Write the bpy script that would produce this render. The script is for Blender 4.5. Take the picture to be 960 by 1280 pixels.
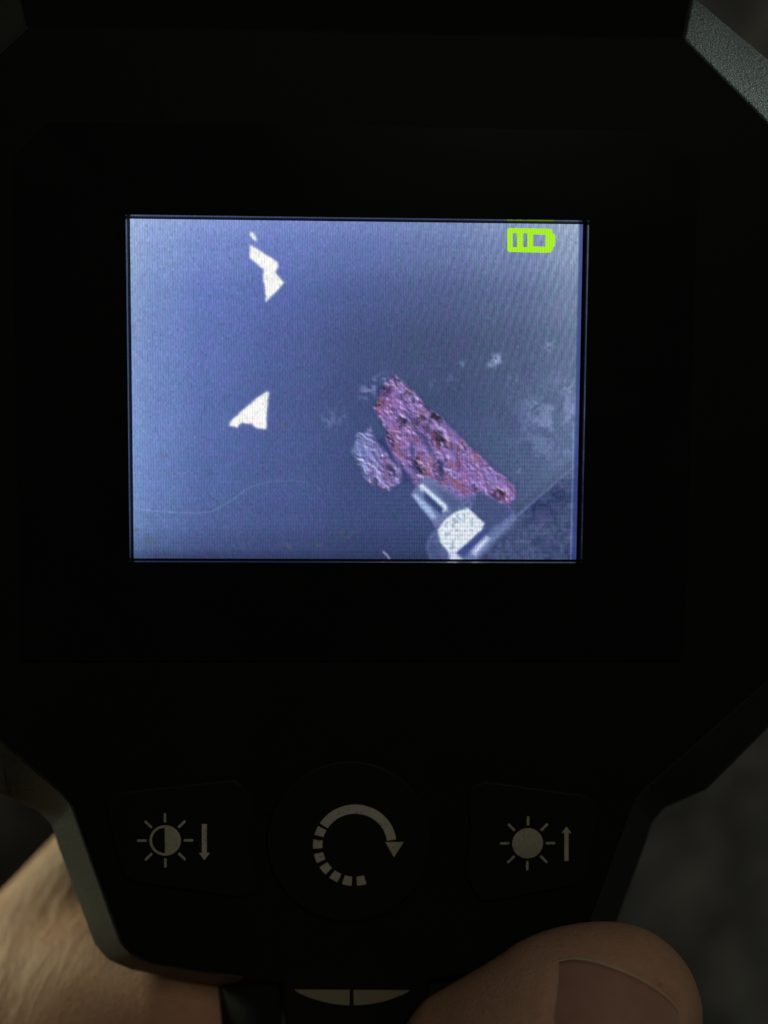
import bpy, bmesh, math, random
import numpy as np
from mathutils import Vector, Euler, Matrix

for o in list(bpy.data.objects):
    bpy.data.objects.remove(o, do_unlink=True)
scene = bpy.context.scene
COL = scene.collection
MM = 0.001            # everything below is written in millimetres
R = math.radians
rng = np.random.default_rng(7)
random.seed(7)

# ------------------------------------------------------------------ camera
CAM_LOC = np.array([-1.19, -2.94, 124.48])
CAM_ROT = Euler((R(-4.677), R(-1.893), R(0.378)), 'XYZ')
cam_d = bpy.data.cameras.new('camera')
cam = bpy.data.objects.new('camera', cam_d)
COL.objects.link(cam)
cam.location = Vector(CAM_LOC * MM)
cam.rotation_euler = CAM_ROT
cam_d.sensor_fit = 'VERTICAL'
cam_d.sensor_height = 36.0
cam_d.sensor_width = 27.0
cam_d.lens = 40.0
cam_d.clip_start = 0.005
cam_d.clip_end = 50.0
cam_d.dof.use_dof = True
cam_d.dof.focus_distance = 0.1245
cam_d.dof.aperture_fstop = 10.0
scene.camera = cam
scene.render.resolution_x = 768
scene.render.resolution_y = 1024

# ------------------------------------------------------------------ world and lamps (a dark room)
world = bpy.data.worlds.new('World')
scene.world = world
world.use_nodes = True
bg = world.node_tree.nodes['Background']
bg.inputs['Color'].default_value = (0.95, 1.0, 0.85, 1)
bg.inputs['Strength'].default_value = 0.004


def area_lamp(name, loc, target, size, power, color, spread=180):
    d = bpy.data.lights.new(name, 'AREA')
    d.shape = 'RECTANGLE'
    d.size = size[0] * MM
    d.size_y = size[1] * MM
    d.energy = power
    d.color = color
    d.spread = R(spread)
    o = bpy.data.objects.new(name, d)
    COL.objects.link(o)
    o.location = Vector(loc) * MM
    v = Vector(target) - Vector(loc)
    o.rotation_euler = v.to_track_quat('-Z', 'Y').to_euler()
    return o


area_lamp('room_lamp', (70, 215, 390), (0, -40, -10), (120, 120), 0.245, (1.0, 0.96, 0.82))
area_lamp('side_lamp', (-440, -10, -210), (-48, -72, -40), (90, 130), 0.115, (0.97, 1.0, 0.68), 50)
area_lamp('rim_spot', (180, 8, -40), (66, 22, -6), (20, 20), 0.042, (0.86, 1.0, 0.96), 25)  # narrow lamp added to brighten the upper right rim, no actual window
area_lamp('ground_fill', (520, 40, -110), (165, -50, -330), (160, 160), 0.05, (1.0, 1.0, 0.88), 130)  # added fill that brightens only the ground, not a known lamp

scene.view_settings.view_transform = 'Standard'
scene.view_settings.look = 'None'
scene.view_settings.exposure = 0.0
scene.view_settings.gamma = 1.0
scene.view_settings.use_curve_mapping = False

# ------------------------------------------------------------------ helpers
CR = np.array(CAM_ROT.to_matrix())


def at(px, py, z):
    """photograph pixel -> x, y (mm) on the level plane at height z of the device"""
    d = np.array([(px - 480) / 1422.2, -(py - 640) / 1422.2, -1.0])
    d = CR @ d
    t = (z - CAM_LOC[2]) / d[2]
    q = CAM_LOC + d * t
    return float(q[0]), float(q[1])


def tag(o, label=None, cat=None, group=None, kind=None):
    if label: o['label'] = label
    if cat: o['category'] = cat
    if group: o['group'] = group
    if kind: o['kind'] = kind
    return o


def link(name, me, mat, parent=None):
    o = bpy.data.objects.new(name, me)
    COL.objects.link(o)
    if mat is not None:
        me.materials.append(mat)
    if parent is not None:
        o.parent = parent
        if parent.parent is None:                     # parts of parts already sit in world space
            o.matrix_parent_inverse = parent.matrix_basis.inverted()
    return o


def mesh_from(name, verts, faces, smooth=False):
    me = bpy.data.meshes.new(name)
    me.from_pydata([Vector(v) * MM for v in verts], [], faces)
    me.update()
    bm = bmesh.new(); bm.from_mesh(me)
    bmesh.ops.recalc_face_normals(bm, faces=bm.faces)
    bm.to_mesh(me); bm.free()
    if smooth:
        me.polygons.foreach_set('use_smooth', [True] * len(me.polygons))
    return me


def prism(name, pts, z0, z1, mat, parent, bevel=0.0, seg=2):
    """a plate with the outline pts between heights z0 and z1"""
    n = len(pts)
    v = [(x, y, z0) for x, y in pts] + [(x, y, z1) for x, y in pts]
    f = [list(range(n)), list(range(n, 2 * n))] + [(i, (i + 1) % n, n + (i + 1) % n, n + i) for i in range(n)]
    o = link(name, mesh_from(name, v, f), mat, parent)
    if bevel:
        add_bevel(o, bevel, seg)
    return o


def add_bevel(o, w, seg=2, ang=25):
    b = o.modifiers.new('edge', 'BEVEL')
    b.width = w * MM
    b.segments = seg
    b.limit_method = 'ANGLE'
    b.angle_limit = R(ang)
    o.data.polygons.foreach_set('use_smooth', [True] * len(o.data.polygons))
    wn = o.modifiers.new('normals', 'WEIGHTED_NORMAL')
    wn.keep_sharp = False


def round_poly(pts, r, n=5):
    """round the corners of a polygon"""
    out = []
    m = len(pts)
    for i in range(m):
        p0, p, p1 = (np.array(pts[i - 1], float), np.array(pts[i], float), np.array(pts[(i + 1) % m], float))
        a, b = p0 - p, p1 - p
        la, lb = np.linalg.norm(a), np.linalg.norm(b)
        k = min(r, la * 0.45, lb * 0.45)
        s, e = p + a / la * k, p + b / lb * k
        for j in range(n + 1):
            t = j / n
            q = (1 - t) ** 2 * s + 2 * t * (1 - t) * p + t * t * e
            out.append((float(q[0]), float(q[1])))
    return out


def disc(cx, cy, r, n=48, a0=0, a1=360):
    return [(cx + r * math.cos(R(a0 + (a1 - a0) * i / n)), cy + r * math.sin(R(a0 + (a1 - a0) * i / n)))
            for i in range(n + (0 if abs(a1 - a0) >= 360 else 1))]


def band(cx, cy, r0, r1, a0, a1, n=40):
    """a ring sector"""
    full = abs(a1 - a0) >= 360
    v, f = [], []
    m = n if full else n + 1
    for i in range(m):
        a = R(a0 + (a1 - a0) * i / n)
        v += [(cx + r0 * math.cos(a), cy + r0 * math.sin(a)), (cx + r1 * math.cos(a), cy + r1 * math.sin(a))]
    for i in range(n):
        j = (i + 1) % m
        f.append((2 * i, 2 * i + 1, 2 * j + 1, 2 * j))
    return v, f


def sheet(name, polys, z, thick, mat, parent):
    """several flat outlines (or vert/face bands) as one thin printed layer"""
    V, F = [], []
    for p in polys:
        b = len(V)
        if isinstance(p, tuple):
            v2, f2 = p
        else:
            v2, f2 = p, [tuple(range(len(p)))]
        n = len(v2)
        V += [(x, y, z + thick) for x, y in v2]
        F += [tuple(b + i for i in f) for f in f2]
        # skirt down to the surface
        V += [(x, y, z - 0.02) for x, y in v2]
        ed = {}
        for f in f2:
            for i in range(len(f)):
                e = (f[i], f[(i + 1) % len(f)])
                k = tuple(sorted(e)); ed.setdefault(k, []).append(e)
        for k, es in ed.items():
            if len(es) == 1:
                a, c = es[0]
                F.append((b + a, b + c, b + n + c, b + n + a))
    return link(name, mesh_from(name, V, F), mat, parent)


def stroke(x0, y0, x1, y1, w, cap=True):
    d = np.array([x1 - x0, y1 - y0]); L = np.linalg.norm(d); d /= L
    nrm = np.array([-d[1], d[0]]) * w / 2
    a, b = np.array([x0, y0]), np.array([x1, y1])
    out = []
    for c, s in ((a, -1), (b, 1)):
        for k in range(5):
            th = -math.pi / 2 + math.pi * k / 4
            out.append(tuple(c + s * (d * math.cos(th) * w / 2 * 0.6 + nrm * math.sin(th))))
    return [(float(x), float(y)) for x, y in out]


# ------------------------------------------------------------------ materials
def new_mat(name):
    m = bpy.data.materials.new(name)
    m.use_nodes = True
    nt = m.node_tree
    return m, nt, nt.nodes['Principled BSDF'], nt.nodes, nt.links


def coords(nd, lk, scale):
    tc = nd.new('ShaderNodeTexCoord')
    mp = nd.new('ShaderNodeMapping')
    mp.inputs['Scale'].default_value = scale if isinstance(scale, tuple) else (scale,) * 3
    lk.new(tc.outputs['Object'], mp.inputs['Vector'])
    return mp.outputs['Vector']


def noise(nd, lk, vec, scale, detail=4, rough=0.55, dist=0.0):
    n = nd.new('ShaderNodeTexNoise')
    n.inputs['Scale'].default_value = scale
    n.inputs['Detail'].default_value = detail
    n.inputs['Roughness'].default_value = rough
    n.inputs['Distortion'].default_value = dist
    lk.new(vec, n.inputs['Vector'])
    return n


def ramp(nd, lk, fac, stops):
    r = nd.new('ShaderNodeValToRGB')
    e = r.color_ramp.elements
    while len(e) < len(stops): e.new(0.5)
    for i, (p, c) in enumerate(stops):
        e[i].position = p
        e[i].color = (*c, 1) if len(c) == 3 else c
    lk.new(fac, r.inputs['Fac'])
    return r


def plastic(name, base, rough, grain, bump, spec=0.5, wear=0.15):
    m, nt, p, nd, lk = new_mat(name)
    v = coords(nd, lk, 1000.0)                       # object space in mm
    n1 = noise(nd, lk, v, grain, 5, 0.65)
    n2 = noise(nd, lk, v, 0.07, 5, 0.6, 0.6)
    r = ramp(nd, lk, n2.outputs['Fac'], [(0.3, tuple(c * (1 - wear) for c in base)), (0.75, tuple(c * (1 + wear) for c in base))])
    lk.new(r.outputs['Color'], p.inputs['Base Color'])
    mr = nd.new('ShaderNodeMapRange')
    mr.inputs['To Min'].default_value = rough - 0.08
    mr.inputs['To Max'].default_value = rough + 0.08
    lk.new(n2.outputs['Fac'], mr.inputs['Value'])
    lk.new(mr.outputs['Result'], p.inputs['Roughness'])
    p.inputs['Specular IOR Level'].default_value = spec
    b = nd.new('ShaderNodeBump')
    b.inputs['Strength'].default_value = bump
    b.inputs['Distance'].default_value = 0.00012
    lk.new(n1.outputs['Fac'], b.inputs['Height'])
    lk.new(b.outputs['Normal'], p.inputs['Normal'])
    return m


M_SHELL = plastic('textured_black_plastic', (0.0225, 0.0255, 0.021), 0.52, 2.4, 0.9, 0.45)
M_FASCIA_SHADE = plastic('black_fascia_and_shade', (0.0075, 0.008, 0.0075), 0.6, 2.4, 0.35, 0.07)
M_PANEL = plastic('smooth_black_panel', (0.0075, 0.008, 0.008), 0.3, 0.6, 0.03, 0.03)
M_GLOSS = plastic('polished_black_plastic', (0.008, 0.008, 0.008), 0.12, 0.6, 0.0, 1.0)
M_GLOSS.node_tree.nodes['Principled BSDF'].inputs['IOR'].default_value = 1.9
M_RUBBER = plastic('soft_black_rubber', (0.012, 0.012, 0.012), 0.8, 3.2, 0.5, 0.12)
M_BUTTON = plastic('matte_button_rubber', (0.0075, 0.0078, 0.0074), 0.55, 3.0, 0.35, 0.14)
M_PRINT = plastic('cream_print', (0.43, 0.40, 0.315), 0.6, 1.6, 0.2, 0.3, 0.35)
nt = M_PRINT.node_tree
pb = nt.nodes['Principled BSDF']; src = pb.inputs['Base Color'].links[0].from_socket
vv = coords(nt.nodes, nt.links, 1000.0)
nw = noise(nt.nodes, nt.links, vv, 1.7, 4, 0.65)
rw = ramp(nt.nodes, nt.links, nw.outputs['Fac'], [(0.30, (0.30, 0.29, 0.27)), (0.40, (0.92, 0.92, 0.92)), (0.7, (1, 1, 1))])
mw = nt.nodes.new('ShaderNodeMix'); mw.data_type = 'RGBA'; mw.blend_type = 'MULTIPLY'; mw.inputs['Factor'].default_value = 1.0
nt.links.new(src, mw.inputs[6]); nt.links.new(rw.outputs['Color'], mw.inputs[7]); nt.links.new(mw.outputs[2], pb.inputs['Base Color'])
M_INLAY = plastic('cream_inlay', (0.19, 0.17, 0.115), 0.5, 1.2, 0.2, 0.4, 0.15)


def skin_mat():
    m, nt, p, nd, lk = new_mat('skin')
    v = coords(nd, lk, 1000.0)
    # tone
    n1 = noise(nd, lk, v, 0.09, 4, 0.6, 0.4)
    r1 = ramp(nd, lk, n1.outputs['Fac'], [(0.3, (0.46, 0.25, 0.15)), (0.55, (0.54, 0.315, 0.195)), (0.8, (0.56, 0.31, 0.21))])
    n2 = noise(nd, lk, v, 1.1, 5, 0.7)
    mx = nd.new('ShaderNodeMix'); mx.data_type = 'RGBA'; mx.blend_type = 'MULTIPLY'
    mx.inputs['Factor'].default_value = 0.5
    r2 = ramp(nd, lk, n2.outputs['Fac'], [(0.3, (0.78, 0.72, 0.68)), (0.65, (1, 1, 1))])
    lk.new(r1.outputs['Color'], mx.inputs[6]); lk.new(r2.outputs['Color'], mx.inputs[7])
    lk.new(mx.outputs[2], p.inputs['Base Color'])
    p.inputs['Roughness'].default_value = 0.6
    p.inputs['Specular IOR Level'].default_value = 0.22
    p.inputs['Subsurface Weight'].default_value = 0.3
    p.inputs['Subsurface Radius'].default_value = (1.0, 0.35, 0.2)
    p.inputs['Subsurface Scale'].default_value = 0.0022
    # relief: fine cells plus long creases
    vo = nd.new('ShaderNodeTexVoronoi'); vo.feature = 'DISTANCE_TO_EDGE'
    vo.inputs['Scale'].default_value = 1.5
    lk.new(v, vo.inputs['Vector'])
    mp = nd.new('ShaderNodeMapping')
    mp.inputs['Rotation'].default_value = (0, 0, R(-66))
    lk.new(v, mp.inputs['Vector'])
    mp2 = nd.new('ShaderNodeMapping'); mp2.inputs['Scale'].default_value = (0.12, 0.5, 0.22)
    lk.new(mp.outputs['Vector'], mp2.inputs['Vector'])
    n3 = noise(nd, lk, mp2.outputs['Vector'], 1.0, 4, 0.55, 1.1)
    b1 = nd.new('ShaderNodeBump'); b1.inputs['Strength'].default_value = 0.45; b1.inputs['Distance'].default_value = 0.0002
    lk.new(vo.outputs['Distance'], b1.inputs['Height'])
    b2 = nd.new('ShaderNodeBump'); b2.inputs['Strength'].default_value = 0.27; b2.inputs['Distance'].default_value = 0.0022
    # creases are strong on the hand's edge and faint on the thumb: weight by the 'crease' attribute
    at_ = nd.new('ShaderNodeAttribute'); at_.attribute_name = 'crease'
    ml = nd.new('ShaderNodeMath'); ml.operation = 'MULTIPLY'
    lk.new(n3.outputs['Fac'], ml.inputs[0]); lk.new(at_.outputs['Fac'], ml.inputs[1])
    lk.new(ml.outputs[0], b2.inputs['Height'])
    lk.new(b1.outputs['Normal'], b2.inputs['Normal'])
    lk.new(b2.outputs['Normal'], p.inputs['Normal'])
    return m


M_SKIN = skin_mat()


def nail_mat(name, base, rough):
    m, nt, p, nd, lk = new_mat(name)
    v = coords(nd, lk, 1000.0)
    n = noise(nd, lk, v, 0.5, 4, 0.6)
    r = ramp(nd, lk, n.outputs['Fac'], [(0.3, tuple(c * 0.85 for c in base)), (0.7, base)])
    lk.new(r.outputs['Color'], p.inputs['Base Color'])
    p.inputs['Roughness'].default_value = rough
    p.inputs['Subsurface Weight'].default_value = 0.2
    p.inputs['Subsurface Radius'].default_value = (1, .4, .25)
    p.inputs['Subsurface Scale'].default_value = 0.001
    return m


M_NAIL = nail_mat('fingernail', (0.42, 0.22, 0.145), 0.5)
M_NAIL_TIP = nail_mat('fingernail_edge', (0.56, 0.39, 0.27), 0.55)


def ground_mat():
    m, nt, p, nd, lk = new_mat('mottled_concrete')
    v = coords(nd, lk, 1000.0)
    n1 = noise(nd, lk, v, 0.011, 5, 0.6, 0.5)
    r1 = ramp(nd, lk, n1.outputs['Fac'], [(0.30, (0.18, 0.18, 0.165)), (0.55, (0.28, 0.28, 0.255)), (0.75, (0.40, 0.40, 0.365))])
    n2 = noise(nd, lk, v, 0.045, 5, 0.6, 0.3)
    mx = nd.new('ShaderNodeMix'); mx.data_type = 'RGBA'; mx.blend_type = 'MULTIPLY'; mx.inputs['Factor'].default_value = 0.6
    r2 = ramp(nd, lk, n2.outputs['Fac'], [(0.44, (0.32, 0.32, 0.32)), (0.56, (1, 1, 1)), (0.66, (1.35, 1.35, 1.3))])
    lk.new(r1.outputs['Color'], mx.inputs[6]); lk.new(r2.outputs['Color'], mx.inputs[7])
    lk.new(mx.outputs[2], p.inputs['Base Color'])
    p.inputs['Roughness'].default_value = 0.9
    b = nd.new('ShaderNodeBump'); b.inputs['Strength'].default_value = 0.5; b.inputs['Distance'].default_value = 0.001
    lk.new(n2.outputs['Fac'], b.inputs['Height']); lk.new(b.outputs['Normal'], p.inputs['Normal'])
    return m


# ------------------------------------------------------------------ ground far below the held device
G = -330.0
gv, gf = [], []
N = 24
for j in range(N + 1):
    for i in range(N + 1):
        x, y = -2500 + 5000 * i / N, -2500 + 5000 * j / N
        gv.append((x, y, G + 2.5 * math.sin(x * 0.011 + 1) * math.cos(y * 0.013)))
for j in range(N):
    for i in range(N):
        a = j * (N + 1) + i
        gf.append((a, a + 1, a + N + 2, a + N + 1))
ground = link('ground', mesh_from('ground', gv, gf, True), ground_mat())
tag(ground, kind='structure')

# ------------------------------------------------------------------ the inspection camera
dev = bpy.data.objects.new('inspection_camera', None)
COL.objects.link(dev)
dev.empty_display_size = 0.02
dev.location = Vector((0, -160, -40)) * MM
tag(dev, 'black handheld inspection camera with a lit blue screen, held in the hand', 'camera')

FACE = -0.4
OUT = -8.0
# half outline, top centre -> left side -> bottom centre: (edge of the front face, outer edge of the sloped rim)
inner_px = [(35, 36), (-110, 181), (-110, 830), (0, 925), (76, 991), (88, 1005), (96, 1028), (150, 1178), (164, 1194), (190, 1206), (256, 1217), (352, 1227), (358, 1330)]
outer_px = [(25, -10), (-145, 118), (-150, 850), (-6, 992), (48, 1014), (64, 1032), (72, 1058), (117, 1180), (134, 1200), (162, 1212), (240, 1228), (342, 1240), (348, 1340)]
inner = [at(*p, FACE) for p in inner_px]
outer = [at(*p, OUT) for p in outer_px]
# tops measured on the right-hand corner as well: keep both halves mirror images about x = 0
tr_i, tr_o = at(855, 47, FACE), at(865, -6, OUT)
inner[0] = (-tr_i[0], tr_i[1]); outer[0] = (-tr_o[0], tr_o[1])
sr_i, sr_o = at(1005, 197, FACE), at(1040, 140, OUT)
inner[1] = (-sr_i[0], sr_i[1]); outer[1] = (-sr_o[0], sr_o[1])


def densify(ring, k=4):
    out = [ring[0]]
    for a, b in zip(ring[:-1], ring[1:]):
        if math.hypot(a[0] - b[0], a[1] - b[1]) < 7:     # only the long sides
            out.append(b)
            continue
        for q in range(1, k + 1):
            out.append(tuple(c + (d - c) * q / k for c, d in zip(a, b)))
    return out


pairs = densify([i_ + o_ for i_, o_ in zip(inner, outer)])
inner, outer = [q[:2] for q in pairs], [q[2:] for q in pairs]


def mirror(half):
    return half + [(-x, y) for x, y in reversed(half)]


ri, ro = mirror(inner), mirror(outer)
n = len(ri)


def scaled(ring, s, cy):
    return [(x * s, cy + (y - cy) * s) for x, y in ring]


rings = [(ri, FACE), (ro, OUT), (scaled(ro, 0.985, -10), -24.0), (scaled(ro, 0.90, -10), -29.0)]
V, F = [], []
for ring, z in rings:
    V += [(x, y, z) for x, y in ring]
for k in range(len(rings) - 1):
    for i in range(n):
        j = (i + 1) % n
        F.append((k * n + i, k * n + j, (k + 1) * n + j, (k + 1) * n + i))
F.append(tuple(range((len(rings) - 1) * n, len(rings) * n)))
# front face round the display well: a ring of quads out to the edge
well = [(-27, 20.5), (-27, -20.5), (27, -20.5), (27, 20.5)]
bm = bmesh.new()
ov = [bm.verts.new((x, y, FACE)) for x, y in ri]
wv = [bm.verts.new((x, y, FACE)) for x, y in well]
fe_ = [bm.edges.new((ov[i], ov[(i + 1) % n])) for i in range(n)] + [bm.edges.new((wv[i], wv[(i + 1) % 4])) for i in range(4)]
bmesh.ops.triangle_fill(bm, use_beauty=True, edges=fe_)
bm.verts.index_update()
b0 = len(V)
V += [(x, y, FACE) for x, y in well] + [(x, y, -2.6) for x, y in well]
for f_ in bm.faces:
    F.append(tuple(v_.index if v_.index < n else b0 + v_.index - n for v_ in f_.verts))
for i in range(4):
    F.append((b0 + i, b0 + (i + 1) % 4, b0 + 4 + (i + 1) % 4, b0 + 4 + i))
F.append((b0 + 4, b0 + 5, b0 + 6, b0 + 7))
bm.free()
shell = link('housing', mesh_from('housing', V, F), M_SHELL, dev)
shell.data.materials.append(M_FASCIA_SHADE)
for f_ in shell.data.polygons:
    if (f_.center.z > (FACE - 0.01) * MM and abs(f_.normal.z) > 0.9) or (f_.center.y < -0.0625 and abs(f_.center.x) < 0.013) or (f_.center.y > 0.035 and abs(f_.center.x) < 0.030):  # front fascia, plus top rim and neck sides with shade put into their colour
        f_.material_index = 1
add_bevel(shell, 0.55, 3, 18)

# grip below the head, falling away from the viewer
gV, gF = [], []
K = 40
stations = [(-60, -5.5, -27, 17.5), (-64, -2.2, -29, 17.4), (-70, -1.6, -29, 17), (-80, -2.2, -31, 16.5), (-95, -8, -35, 16.5), (-115, -13, -40, 17), (-140, -19, -46, 17.5), (-160, -24, -51, 18), (-166, -28, -50, 15)]
for y, zf, zb, hw in stations:
    for k in range(K):
        a = 2 * math.pi * k / K
        c, s = math.cos(a), math.sin(a)
        e = 2 / 3.0
        x = hw * math.copysign(abs(c) ** e, c)
        z = (zf + zb) / 2 + (zf - zb) / 2 * math.copysign(abs(s) ** e, s)
        gV.append((x, y, z))
for q in range(len(stations) - 1):
    for k in range(K):
        j = (k + 1) % K
        gF.append((q * K + k, q * K + j, (q + 1) * K + j, (q + 1) * K + k))
gF.append(tuple(range(K))); gF.append(tuple(range((len(stations) - 1) * K, len(stations) * K)))
grip = link('grip', mesh_from('grip', gV, gF, True), M_RUBBER, dev)

# window panel with an opening for the display
def px_poly(pts, z):
    return [at(x, y, z) for x, y in pts]


LW, LH, LZ = 49.35, 37.01, -1.7
pw = [at(873, 210, 0), at(830, 166, 0), at(445, 158, 0), at(445, 826, 0)]
X0 = pw[0][0]; XC = pw[1][0]; YT = pw[2][1]; YC = pw[0][1]; YB = pw[3][1]
outl = round_poly([(XC, YT), (-XC, YT), (-X0, YC), (-X0, YB), (X0, YB), (X0, YC)], 0.9, 4)
hx, hxl, hy0, hy1 = LW / 2 + 0.24, LW / 2 + 0.06, LH / 2 + 0.05, -LH / 2 - 0.12
DEEP, CH, CW = -2.0, -0.32, 0.078
M_WALL = plastic('matte_black_wall', (0.008, 0.008, 0.008), 0.75, 1.0, 0.1, 0.1)
bm = bmesh.new()
top_o = [bm.verts.new((x * MM, y * MM, 0)) for x, y in outl]
hole = [(hx, hy0), (-hxl, hy0), (-hxl, hy1), (hx, hy1)]
top_h = [bm.verts.new(((x + math.copysign(CW, x)) * MM, (y + math.copysign(CW, y)) * MM, 0)) for x, y in hole]
mid_h = [bm.verts.new((x * MM, y * MM, CH * MM)) for x, y in hole]
low_h = [bm.verts.new((x * MM, y * MM, DEEP * MM)) for x, y in hole]
low_o = [bm.verts.new((x * MM, y * MM, (FACE - 0.02) * MM)) for x, y in outl]
eo = [bm.edges.new((top_o[i], top_o[(i + 1) % len(top_o)])) for i in range(len(top_o))]
eh = [bm.edges.new((top_h[i], top_h[(i + 1) % 4])) for i in range(4)]
bmesh.ops.triangle_fill(bm, use_beauty=True, use_dissolve=False, edges=eo + eh)
for i in range(len(outl)):
    j = (i + 1) % len(outl)
    bm.faces.new((top_o[i], top_o[j], low_o[j], low_o[i]))
for i in range(4):
    j = (i + 1) % 4
    bm.faces.new((top_h[i], top_h[j], mid_h[j], mid_h[i])).material_index = 1
    bm.faces.new((mid_h[i], mid_h[j], low_h[j], low_h[i])).material_index = 2
bmesh.ops.recalc_face_normals(bm, faces=bm.faces)
me = bpy.data.meshes.new('window_panel'); bm.to_mesh(me); bm.free()
panel = link('window_panel', me, M_PANEL, dev)
me.materials.append(M_GLOSS); me.materials.append(M_WALL)

prism('display_frame', [(hx + 0.2, hy0 + 0.2), (-hx, hy0 + 0.2), (-hx, hy1 - 0.2), (hx + 0.2, hy1 - 0.2)], DEEP - 0.3, LZ - 0.06, M_PANEL, dev)

# ---- the picture on the display: one colour per point of a fine grid
NX, NY = 641, 481
u = np.linspace(0, 1, NX)[None, :].repeat(NY, 0)
v = np.linspace(0, 1, NY)[:, None].repeat(NX, 1)
c0, c1, c2, c3 = [np.array(c, float) for c in ((164, 273), (729, 279), (719, 699), (167, 699))]
PX = (1 - u) * (1 - v) * c0[0] + u * (1 - v) * c1[0] + u * v * c2[0] + (1 - u) * v * c3[0]
PY = (1 - u) * (1 - v) * c0[1] + u * (1 - v) * c1[1] + u * v * c2[1] + (1 - u) * v * c3[1]


def vnoise(cx, cy, oct=4, gain=0.55, seed=0):
    g = np.random.default_rng(seed)
    out = np.zeros((NY, NX)); amp, tot = 1.0, 0.0
    for o in range(oct):
        gx, gy = int(cx * 2 ** o) + 2, int(cy * 2 ** o) + 2
        grid = g.random((gy + 1, gx + 1))
        X, Y = u * (gx - 1), v * (gy - 1)
        i, j = X.astype(int), Y.astype(int)
        fx, fy = X - i, Y - j
        fx = fx * fx * (3 - 2 * fx); fy = fy * fy * (3 - 2 * fy)
        out += amp * ((grid[j, i] * (1 - fx) + grid[j, i + 1] * fx) * (1 - fy) + (grid[j + 1, i] * (1 - fx) + grid[j + 1, i + 1] * fx) * fy)
        tot += amp; amp *= gain
    return out / tot


def pdist(poly, X=None, Y=None):
    """signed distance to a polygon in pixels, negative inside"""
    X = PX if X is None else X
    Y = PY if Y is None else Y
    P = np.array(poly, float)
    d = np.full(X.shape, 1e9); s = np.ones(X.shape)
    for i in range(len(P)):
        a, b = P[i], P[i - 1]
        ex, ey = b - a
        wx, wy = X - a[0], Y - a[1]
        t = np.clip((wx * ex + wy * ey) / (ex * ex + ey * ey), 0, 1)
        d = np.minimum(d, (wx - ex * t) ** 2 + (wy - ey * t) ** 2)
        c = np.stack([Y >= a[1], Y < b[1], ex * wy > ey * wx])
        flip = c.all(0) | (~c).all(0)
        s = np.where(flip, -s, s)
    return s * np.sqrt(d)


def soft(d, w=0.8):
    return np.clip(0.5 - d / (2 * w), 0, 1)


def interp_grid(xs, ys, vals):
    """smooth colour field from a coarse table: vals[row][col] = rgb 0-255"""
    A = np.array(vals, float)
    fx = np.interp(PX, xs, range(len(xs))); fy = np.interp(PY, ys, range(len(ys)))
    i = np.clip(fx.astype(int), 0, len(xs) - 2); j = np.clip(fy.astype(int), 0, len(ys) - 2)
    a, b = (fx - i)[..., None], (fy - j)[..., None]
    a = a * a * (3 - 2 * a); b = b * b * (3 - 2 * b)
    return (A[j, i] * (1 - a) + A[j, i + 1] * a) * (1 - b) + (A[j + 1, i] * (1 - a) + A[j + 1, i + 1] * a) * b


IMG = interp_grid([165, 200, 260, 350, 450, 550, 640, 725], [273, 310, 370, 430, 520, 600, 650, 682, 698], [
    [(146, 166, 228), (136, 156, 226), (124, 143, 222), (114, 132, 215), (112, 130, 210), (118, 136, 208), (130, 148, 210), (150, 166, 212)],
    [(136, 156, 220), (124, 144, 218), (110, 128, 212), (101, 118, 206), (99, 116, 200), (104, 121, 196), (115, 132, 198), (138, 154, 206)],
    [(124, 146, 212), (110, 131, 208), (96, 115, 202), (88, 105, 192), (84, 101, 182), (88, 104, 177), (97, 113, 178), (118, 134, 190)],
    [(116, 138, 206), (104, 125, 202), (91, 110, 194), (82, 99, 180), (76, 92, 166), (79, 95, 162), (87, 103, 164), (104, 120, 176)],
    [(108, 130, 198), (97, 118, 192), (84, 103, 180), (75, 91, 164), (67, 82, 148), (70, 85, 146), (77, 93, 150), (95, 111, 166)],
    [(100, 122, 190), (90, 110, 182), (78, 96, 168), (70, 86, 154), (61, 75, 136), (62, 76, 132), (71, 86, 138), (88, 104, 156)],
    [(96, 117, 182), (84, 103, 170), (73, 90, 156), (66, 80, 144), (58, 71, 128), (58, 71, 126), (67, 81, 130), (84, 99, 150)],
    [(82, 101, 160), (71, 89, 148), (63, 78, 136), (57, 69, 126), (51, 62, 114), (51, 62, 112), (60, 74, 120), (76, 91, 142)],
    [(62, 78, 128), (53, 67, 116), (48, 60, 108), (46, 57, 104), (44, 54, 98), (44, 54, 98), (54, 66, 108), (68, 82, 130)]])


def lay(mask, col):
    global IMG
    m = mask[..., None]
    IMG = IMG * (1 - m) + np.array(col, float) * m


def mul(mask, k):
    global IMG
    IMG = IMG * (1 + mask[..., None] * (np.array(k, float) - 1))


IMG *= np.array([1.05, 1.07, 0.975])
dim = np.exp(-(((PX - 540) / 210) ** 2 + ((PY - 430) / 140) ** 2))[..., None]
IMG *= 1 - dim * np.array([0.19, 0.20, 0.23])
gl = (np.clip((300 - PX) / 135, 0, 1) ** 1.5 * np.clip((PY - 400) / 150, 0, 1) * np.clip((690 - PY) / 40, 0, 1))[..., None]
IMG *= 1 + 0.09 * gl
nA = vnoise(40, 30, 4, 0.6, 1); nB = vnoise(120, 90, 2, 0.6, 2); nC = vnoise(14, 10, 4, 0.55, 3); nD = vnoise(70, 52, 3, 0.6, 4)
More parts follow.
